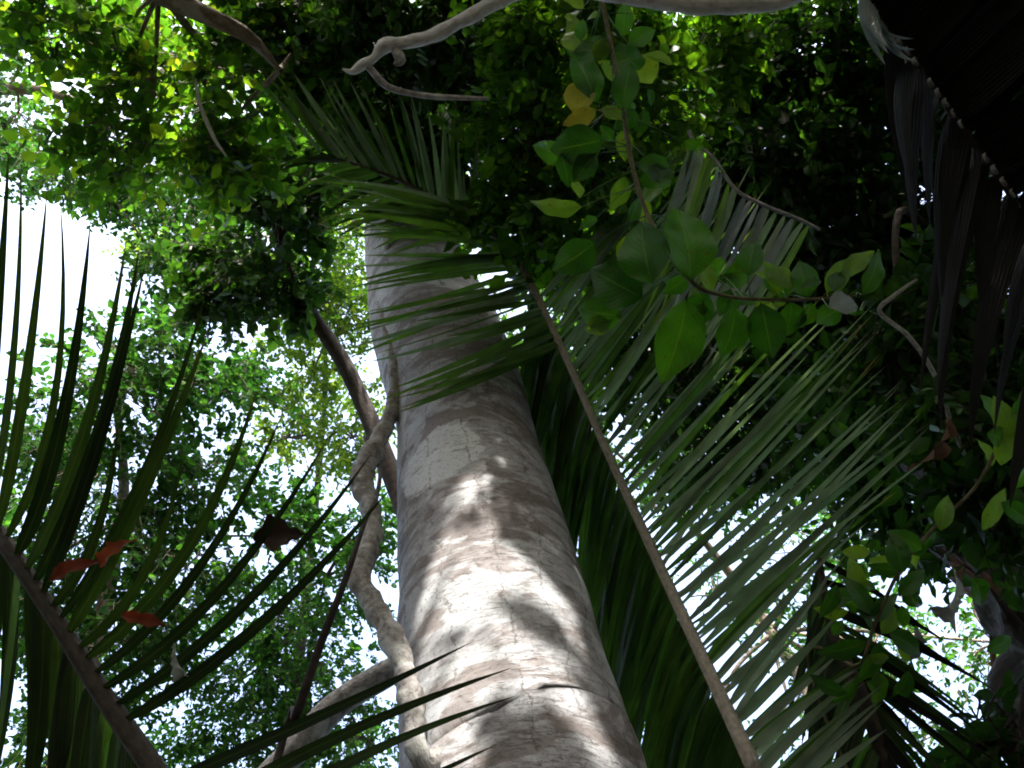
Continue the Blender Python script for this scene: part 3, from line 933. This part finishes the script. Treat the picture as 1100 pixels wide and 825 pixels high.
# the palm at the right: leaning mossy trunk -------------------------
pt = [(5.2, 3.0, 0), at(1230, 860, 4.6), at(1160, 710, 5.0), at(1090, 600, 5.4), at(1030, 505, 5.8), at(985, 430, 6.2), at(950, 350, 6.6)]
pr = [.32, .31, .30, .30, .27, .22, .12]
palm = thing('leaning_trunk', 'mossy dark leaning palm trunk with shaggy leaf bases at the right edge', 'tree', pt[0])
mb = MB()
tube(mb, pt, pr, 40, 0, .14, 6, n=120)
mb.build('trunk', M['mossy'], palm)
sp_ = spline(np.column_stack((np.array(pt), pr)), 80)
for i in range(46):
    k = 20 + int(rng.random() * 58)
    c, r = sp_[k, :3], sp_[k, 3]
    tdir = unit(sp_[min(k + 1, 79), :3] - sp_[k - 1, :3])
    a = rng.uniform(0, 6.28)
    s1 = unit(np.cross(tdir, (0.2, 1, 0.1)))
    s2 = np.cross(tdir, s1)
    o = s1 * math.cos(a) + s2 * math.sin(a)
    mb = MB()
    l = rng.uniform(.14, .36)
    b = c + o * r * .92
    leaflet(mb, b, b + o * .05 + tdir * l * .5, b + o * rng.uniform(.05, .16) + tdir * l * .9, np.cross(o, tdir), rng.uniform(.05, .11), 6, .35)
    mb.build('leaf_base', M['dead_brown'] if i % 3 else M['dead_dark'], palm)

# palm fronds ---------------------------------------------------------
# 1 the big frond in the middle
RB = [(838, 890, 3.3, 22), (810, 825, 3.5, 19), (762, 722, 3.95, 15), (705, 600, 4.6, 11.5), (650, 480, 5.2, 9), (604, 375, 5.7, 7.5), (562, 290, 6.1, 7.5), (530, 252, 6.2, 5), (498, 222, 6.15, 3)]
UK = [(604, 375, 425, 450, 5.3, -4, 6, -.05), (592, 350, 428, 425, 5.3, -4, 6, -.05), (580, 325, 395, 378, 5.4, -4, 6, -.05), (565, 297, 382, 345, 5.5, -4, 4, -.05), (552, 278, 378, 300, 5.6, -2, 0, -.05), (538, 262, 368, 262, 5.6, 0, -6, -.05), (518, 240, 362, 215, 5.7, 0, -8, 0), (500, 224, 352, 185, 5.8, 0, -8, 0)]
RK = [(830, 875, 950, 775, 3.3, 4, 8, .1), (797, 800, 915, 700, 3.6, 4, 10, .1), (780, 765, 905, 640, 3.8, 4, 10, .1), (762, 725, 930, 560, 4.0, 4, 10, .1), (745, 690, 1010, 465, 4.2, 6, 10, .1), (728, 650, 975, 430, 4.4, 6, 8, .1), (708, 607, 950, 362, 4.6, 4, 8, .1),
      (680, 550, 900, 325, 4.9, 4, 6, .1), (655, 490, 840, 240, 5.3, 4, 6, .1), (604, 375, 765, 165, 5.8, 2, 4, .1), (575, 315, 725, 155, 6.0, 0, 0, .1)]
LK = [(830, 875, 790, 1090, 3.4, -4, -6, .1), (797, 800, 745, 1030, 3.6, -6, -8, .15), (762, 722, 705, 990, 4.0, -8, -10, .2), (705, 600, 655, 900, 4.6, -8, -10, .25), (650, 480, 625, 800, 5.2, -10, -16, .3), (620, 410, 597, 690, 5.7, -8, -20, .3), (590, 345, 572, 590, 6.2, -6, -20, .25), (570, 305, 560, 500, 6.6, -4, -16, .2)]
frond('big palm frond with a long grey midrib and pale leaflets fanned right of the trunk', RB, (1.35, 2.8, 0),
      [dict(n=58, near=.8, face=1, width=.034, jit=8, mat=['frond_pale', 'frond_pale', 'frond_pale', 'frond_green'], roll=12, rolljit=13, short=.1, keys=RK),
       dict(n=44, near=.8, face=1, width=.030, jit=16, mat='frond_pale', mass=True, roll=4, rolljit=20, short=.3, keys=RK),
       dict(n=26, face=1, width=.058, jit=9, mat=['frond_green', 'frond_green', 'frond_dark'], roll=-4, rolljit=16, short=.04, keys=LK),
       dict(n=150, face=1, width=.050, jit=16, mat='frond_green', mass=True, roll=-4, rolljit=22, short=.1, keys=[k[:4] + (k[4] * 1.03,) + k[5:] for k in LK]),
       dict(n=16, face=1, width=.044, jit=6, mat=['frond_green', 'frond_green', 'frond_pale'], roll=0, rolljit=25, short=.08, keys=UK),
       dict(n=30, face=1, width=.038, jit=14, mat='frond_green', mass=True, roll=0, rolljit=30, short=.2, keys=UK)],
      None)
# a slim frond hanging its silvery blades over the top of the big one
frond('thin drooping frond with silvery blades hanging over the top of the big frond', [(880, 246, 4.6, 4), (855, 234, 4.5, 5), (820, 220, 4.4, 5), (790, 203, 4.4, 5), (768, 172, 4.4, 5), (746, 152, 4.4, 5), (740, 140, 4.4, 5)], None,
      [dict(n=21, face=1, width=.036, jit=8, mat=['frond_grey', 'frond_pale', 'frond_green'], roll=10, rolljit=25, short=.2,
            keys=[(870, 242, 770, 400, 4.2, 6, -8, 0), (820, 220, 735, 400, 4.2, 8, -8, 0), (790, 203, 715, 390, 4.2, 8, -8, 0), (768, 172, 700, 360, 4.2, 6, -8, 0), (742, 148, 695, 300, 4.2, 6, -6, 0)])],
      None, rmat='liana')
# 2 smaller frond crossing in front of the trunk top
frond('smaller palm frond with upright spiky leaflets in front of the upper trunk', [(530, 262, 6.35, 4), (480, 222, 6.5, 5), (420, 190, 6.6, 6), (345, 165, 6.8, 4)], None,
      [dict(n=34, face=1, width=.036, jit=9, mat=['frond_green', 'frond_pale', 'frond_pale'], roll=0, rolljit=20,
            keys=[(530, 262, 560, 190, 6.2, 0, 0, 0), (510, 245, 512, 140, 6.2, 0, 0, 0), (480, 222, 468, 110, 6.3, 0, 0, 0), (450, 205, 410, 100, 6.4, 0, 0, 0), (400, 182, 335, 80, 6.5, 0, 0, 0), (345, 165, 282, 72, 6.6, 0, 0, 0)]),
       dict(n=20, face=1, width=.045, jit=8, mat=['frond_green', 'frond_dark'], roll=0, rolljit=20,
            keys=[(520, 254, 405, 262, 6.2, 0, -8, 0), (440, 200, 345, 235, 6.4, 0, -8, 0), (345, 165, 290, 168, 6.6, 0, -6, 0)])],
      None, rmat='rachis_dark')
# 3 the dark frond at the lower left
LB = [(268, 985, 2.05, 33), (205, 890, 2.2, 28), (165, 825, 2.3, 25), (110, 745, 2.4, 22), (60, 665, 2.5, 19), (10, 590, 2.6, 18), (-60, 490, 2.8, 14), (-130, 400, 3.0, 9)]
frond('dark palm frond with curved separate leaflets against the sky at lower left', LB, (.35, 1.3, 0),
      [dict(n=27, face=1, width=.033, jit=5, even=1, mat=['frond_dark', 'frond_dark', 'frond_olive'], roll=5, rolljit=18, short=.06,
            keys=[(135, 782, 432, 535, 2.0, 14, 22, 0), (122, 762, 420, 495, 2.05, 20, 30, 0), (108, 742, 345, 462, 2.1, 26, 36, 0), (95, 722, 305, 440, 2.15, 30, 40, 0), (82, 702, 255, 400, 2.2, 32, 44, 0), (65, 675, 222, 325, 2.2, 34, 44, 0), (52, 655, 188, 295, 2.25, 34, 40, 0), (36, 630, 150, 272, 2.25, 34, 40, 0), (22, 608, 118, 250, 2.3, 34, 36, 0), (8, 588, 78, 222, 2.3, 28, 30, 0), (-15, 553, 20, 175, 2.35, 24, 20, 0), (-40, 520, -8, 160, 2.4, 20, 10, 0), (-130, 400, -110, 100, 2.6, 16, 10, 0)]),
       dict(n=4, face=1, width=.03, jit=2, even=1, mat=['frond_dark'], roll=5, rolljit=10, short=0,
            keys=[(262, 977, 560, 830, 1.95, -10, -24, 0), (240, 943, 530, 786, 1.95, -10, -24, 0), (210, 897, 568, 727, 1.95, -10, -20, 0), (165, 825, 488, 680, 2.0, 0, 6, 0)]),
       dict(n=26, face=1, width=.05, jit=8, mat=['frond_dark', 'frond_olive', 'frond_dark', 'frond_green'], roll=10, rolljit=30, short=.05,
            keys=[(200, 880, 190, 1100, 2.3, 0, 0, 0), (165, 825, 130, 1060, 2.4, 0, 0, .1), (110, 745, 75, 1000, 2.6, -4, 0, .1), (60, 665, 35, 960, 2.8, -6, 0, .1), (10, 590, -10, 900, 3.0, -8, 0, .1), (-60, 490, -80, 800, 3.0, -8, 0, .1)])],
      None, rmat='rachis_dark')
# 4 black frond at the upper right
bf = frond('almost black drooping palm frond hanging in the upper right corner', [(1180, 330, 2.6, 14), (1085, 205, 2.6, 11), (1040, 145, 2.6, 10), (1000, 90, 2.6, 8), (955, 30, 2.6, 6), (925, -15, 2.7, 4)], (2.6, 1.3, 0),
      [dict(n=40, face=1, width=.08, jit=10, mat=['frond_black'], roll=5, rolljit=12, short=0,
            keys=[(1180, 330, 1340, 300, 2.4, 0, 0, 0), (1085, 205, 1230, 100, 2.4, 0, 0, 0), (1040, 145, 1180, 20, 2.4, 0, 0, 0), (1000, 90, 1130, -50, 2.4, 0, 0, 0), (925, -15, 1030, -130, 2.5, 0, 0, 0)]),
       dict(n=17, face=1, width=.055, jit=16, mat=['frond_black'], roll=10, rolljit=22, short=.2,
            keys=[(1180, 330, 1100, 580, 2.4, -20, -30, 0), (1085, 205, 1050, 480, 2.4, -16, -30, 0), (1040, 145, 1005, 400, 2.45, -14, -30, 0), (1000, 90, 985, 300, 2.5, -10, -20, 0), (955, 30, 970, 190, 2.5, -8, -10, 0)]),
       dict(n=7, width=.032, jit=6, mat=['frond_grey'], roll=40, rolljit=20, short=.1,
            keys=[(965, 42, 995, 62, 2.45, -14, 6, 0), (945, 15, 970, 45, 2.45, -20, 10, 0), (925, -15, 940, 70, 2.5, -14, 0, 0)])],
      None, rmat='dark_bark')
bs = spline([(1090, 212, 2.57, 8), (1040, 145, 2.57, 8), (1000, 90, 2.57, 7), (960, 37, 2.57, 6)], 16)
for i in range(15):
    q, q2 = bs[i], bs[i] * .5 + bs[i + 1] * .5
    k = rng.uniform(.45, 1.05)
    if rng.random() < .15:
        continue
    add_tube(bf, [(q[0], q[1], q[2], 2), (q[0] * .8 + q2[0] * .2, q[1] * .8 + q2[1] * .2, q[2] - .012, 5.5 * k), (q2[0], q2[1], q2[2] - .012, 5 * k), (q2[0] + 2, q2[1] - 3, q2[2], 1.5)], 'liana', 'leaflet_base', 6, .2, 30, 8)  # pale beads: light caught by the leaflet bases, put into their colour
# 5 fanned frond at the lower right
frond('dark fanned palm frond with sky stripes between leaflets at the lower right', [(985, 900, 3.4, 22), (955, 825, 3.5, 20), (925, 745, 3.6, 16), (895, 680, 3.8, 11), (880, 600, 4.0, 6)], (1.9, 2.7, 0),
      [dict(n=30, face=1, width=.030, jit=10, mat=['frond_black', 'frond_dark'], roll=5, rolljit=15, short=.15,
            keys=[(985, 900, 1010, 1010, 3.2, 0, 4, 0), (940, 785, 1025, 920, 3.3, 4, -4, 0), (920, 735, 1058, 862, 3.4, 6, -6, 0), (900, 690, 1068, 800, 3.5, 6, -8, 0), (880, 600, 1015, 665, 3.8, 4, -6, 0)]),
       dict(n=20, face=1, width=.05, jit=8, mat=['frond_dark', 'frond_green'], roll=5, rolljit=20, short=.15,
            keys=[(985, 900, 920, 1020, 3.3, 0, 0, 0), (940, 785, 875, 960, 3.4, -6, 0, 0), (910, 710, 860, 870, 3.6, -6, 0, 0), (880, 600, 865, 740, 3.9, -4, 0, 0)])],
      None, rmat='dark_bark')

# climbing vine with broad leaves ------------------------------------
vine = stem_thing('climbing_vine', 'climbing vine with broad oval green leaves hanging over the middle of the big frond', 'vine',
                  [(640, -30, 4.0, 5), (655, 40, 3.9, 5), (668, 110, 3.8, 5), (680, 180, 3.7, 5), (700, 240, 3.6, 5), (740, 300, 3.5, 5), (780, 318, 3.5, 4), (850, 322, 3.5, 4), (920, 318, 3.5, 3)], 'stem', 7, .1, 14, n=70)
VL = [  # base px, base py, z, length px, width px, angle, pitch, roll, mat
    (738, 322, 3.45, 100, 56, 258, 8, 10, 'vine_leaf'), (757, 258, 3.4, 0, 0, 0, 0, 0, None),
    (742, 300, 3.4, 92, 62, 95, 10, -15, 'vine_leaf'), (700, 305, 3.4, 80, 58, 100, 12, 20, 'vine_leaf'), (690, 320, 3.5, 70, 52, 150, 10, 10, 'vine_leaf'),
    (668, 118, 3.7, 60, 30, 80, 5, 10, 'vine_leaf'), (640, 110, 3.8, 70, 34, 110, 8, -10, 'vine_leaf'), (618, 122, 3.8, 48, 34, 75, 10, 10, 'vine_leaf_yellow'),
    (648, 150, 3.7, 62, 46, 190, 12, 20, 'vine_leaf'), (625, 222, 3.7, 60, 22, 178, 10, 35, 'vine_leaf_light'), (640, 118, 3.7, 40, 20, 205, 5, 20, 'vine_leaf_yellow'),
    (640, 165, 3.7, 40, 26, 230, 12, 0, 'vine_leaf'), (790, 330, 3.45, 60, 40, 262, 10, 15, 'vine_leaf'), (818, 326, 3.45, 68, 42, 285, 14, -15, 'vine_leaf'),
    (760, 316, 3.5, 44, 34, 240, 12, 0, 'vine_leaf'), (835, 318, 3.5, 46, 26, 100, 10, -25, 'vine_leaf_light'), (868, 320, 3.5, 46, 32, 100, 10, 20, 'vine_leaf'),
    (890, 330, 3.4, 40, 30, 10, 12, 30, 'leaf_grey'), (890, 318, 3.5, 54, 24, 62, 6, 20, 'vine_leaf_light'), (925, 316, 3.5, 60, 26, 60, 6, -20, 'vine_leaf'),
    (905, 300, 3.5, 55, 22, 45, 8, 30, 'vine_leaf_light'), (668, 340, 3.6, 52, 40, 170, 12, 10, 'vine_leaf'), (655, 345, 3.6, 30, 22, 200, 10, 0, 'vine_leaf_light'),
    (712, 250, 3.6, 44, 34, 20, 10, 0, 'vine_leaf'), (690, 200, 3.7, 46, 30, 30, 10, 15, 'vine_leaf'), (672, 190, 3.8, 40, 22, 250, 10, 15, 'vine_leaf_light'),
    (668, 140, 3.8, 34, 20, 280, 10, 5, 'vine_leaf_light'), (685, 175, 3.7, 50, 34, 340, 12, 20, 'vine_leaf'), (655, 70, 3.9, 50, 36, 20, 15, 10, 'vine_leaf'),
    (655, 60, 3.9, 46, 34, 160, 15, -10, 'vine_leaf'), (850, 324, 3.5, 44, 34, 270, 20, 10, 'vine_leaf'), (640, 260, 3.7, 60, 40, 215, 14, 15, 'vine_leaf'), (872, 325, 3.5, 36, 24, 250, 20, 30, 'vine_leaf'),
]
VS = spline([at(a, b, c) for a, b, c in ((640, -30, 4.0), (655, 40, 3.9), (668, 110, 3.8), (680, 180, 3.7), (700, 240, 3.6), (740, 300, 3.5), (780, 318, 3.5), (850, 322, 3.5), (920, 318, 3.5))], 80)
for bx, by, z, lp, wp, ang, pi_, ro, mt in VL:
    if mt:
        broad_leaf(bx, by, z, lp * z / F, wp * z / F, ang, pi_, ro, .22, .28, mt, vine, stalk=VS, wavy=.03)
        # leaf stalk back to the stem is short: a thin petiole
vpts = np.array([(640, 0), (655, 40), (668, 110), (680, 180), (700, 240), (740, 300), (780, 318), (850, 322), (920, 318)], float)
for i in range(62):
    k = rng.random() ** 1.15 * (len(vpts) - 1.01)
    a = int(k)
    q = vpts[a] * (1 - k + a) + vpts[a + 1] * (k - a) + rng.normal(0, 1, 2) * np.array((38, 20) if k < 5 else (14, 14))
    lp = rng.uniform(18, 46)
    z = 4.0 - .06 * k * 1.2 + rng.uniform(-.1, .35)
    broad_leaf(q[0], q[1], z, lp * z / F, lp * rng.uniform(.45, .75) * z / F, rng.uniform(0, 360), rng.uniform(-15, 35), rng.uniform(-45, 45), rng.uniform(.05, .35), .25, ('vine_leaf', 'vine_leaf_light', 'vine_leaf', 'vine_leaf_light', 'vine_leaf')[i % 5], vine, stalk=VS)
# second vine with small leaves in the dark at right
v2 = stem_thing('climbing_vine', 'slim vine with pointed leaves over the shaggy trunk at the lower right', 'vine',
                [(890, 780, 3.6, 4), (925, 715, 3.5, 4), (940, 670, 3.5, 4), (968, 610, 3.5, 4), (1005, 565, 3.5, 4), (1050, 520, 3.5, 4), (1085, 450, 3.5, 4), (1110, 400, 3.5, 4)], 'stem', 7, .1, 14, ground=(1.5, 2.8, 0), n=60)
for bx, by, lp, wp, ang, pi_, ro, mt in (
        (945, 690, 60, 26, 250, 10, 20, 'vine_leaf'), (935, 660, 50, 22, 120, 10, -20, 'vine_leaf'), (930, 690, 55, 24, 200, 10, 10, 'vine_leaf'), (955, 680, 52, 24, 330, 10, 20, 'vine_leaf'), (940, 720, 50, 24, 280, 10, 20, 'vine_leaf'),
        (965, 640, 46, 20, 40, 10, 20, 'vine_leaf'), (970, 615, 46, 26, 100, 15, 20, 'vine_leaf'), (990, 590, 40, 22, 150, 15, 0, 'vine_leaf'), (1010, 570, 44, 20, 70, 15, 20, 'vine_leaf_light'), (1055, 570, 60, 18, 55, 10, 20, 'vine_leaf_light'),
        (1075, 500, 50, 22, 75, 10, 20, 'vine_leaf_light'), (1088, 470, 50, 24, 110, 10, 20, 'vine_leaf_light'), (1075, 540, 50, 22, 330, 10, 10, 'vine_leaf'), (1085, 450, 46, 24, 30, 15, 10, 'vine_leaf'), (920, 730, 44, 18, 240, 20, 20, 'vine_leaf'), (910, 745, 44, 18, 160, 20, 20, 'vine_leaf'), (1060, 700, 44, 18, 20, 20, 20, 'vine_leaf'),
        (1045, 620, 46, 24, 300, 20, 10, 'vine_leaf')):
    broad_leaf(bx, by, 3.45, lp * 3.45 / F, wp * 3.45 / F, ang, pi_, ro, .18, .22, mt, v2)
for i in range(30):
    q = np.array(((940, 670), (925, 640), (985, 600), (1075, 500), (955, 720))[i % 5], float) + rng.normal(0, 1, 2) * (22, 28)
    lp = rng.uniform(22, 48)
    broad_leaf(q[0], q[1], 3.5 + rng.uniform(-.1, .3), lp * 3.5 / F, lp * rng.uniform(.4, .65) * 3.5 / F, rng.uniform(0, 360), rng.uniform(-15, 35), rng.uniform(-45, 45), .2, .25, ('vine_leaf', 'vine_leaf_light', 'vine_leaf')[i % 3], v2)

# dead leaves caught in the fronds ---------------------------------------
def dead(label, parts, z, mat):
    """a dried leaf, torn along its edge, rolled and folded"""
    lob = [(u, max(.03, math.sin(math.pi * min(1, u * 1.05) ** .8)) * random.uniform(.45, 1.0)) for u in np.linspace(0, 1, 15)]
    o = broad_leaf(parts[0], parts[1], z, parts[2] * z / F, parts[3] * z / F, parts[4], parts[5], parts[6], parts[7], .9, mat, None, 'dead_leaf', lob, .07)
    tag(o, label, 'dead leaf', 'dead leaves caught in the foliage')


dead('orange red dead leaf stuck high in the dark left frond', (108, 610, 46, 30, 55, 10, 30, .4), 2.3, 'dead_orange')
dead('long dull red dead leaf lying under the orange one on the left frond', (55, 625, 56, 26, 35, 10, 30, .5), 2.35, 'dead_red')
dead('small dark red dead leaf low on the left frond near its midrib', (130, 660, 50, 24, 345, 10, 20, .5), 2.25, 'dead_red')
dead('black crumpled leaf clump caught in leaflet tips beside the liana', (272, 580, 58, 44, 10, 10, 20, .4), 2.2, 'dead_dark')
dead('withered grey curled leaf near the midrib of the left frond', (205, 725, 46, 26, 150, 10, 40, .6), 2.25, 'dead_grey')
dead('brown dried leaf hanging in front of the shaggy trunk', (1020, 450, 72, 26, 250, 10, 35, .3), 4.2, 'dead_brown')
dead('large grey curled dead leaf draped below the shaggy trunk', (1000, 655, 70, 46, 5, 10, -30, .8), 3.9, 'dead_grey')
dead('narrow grey withered leaf hanging down beside the large curled one', (985, 675, 62, 24, 262, 10, 30, .5), 3.9, 'dead_grey')
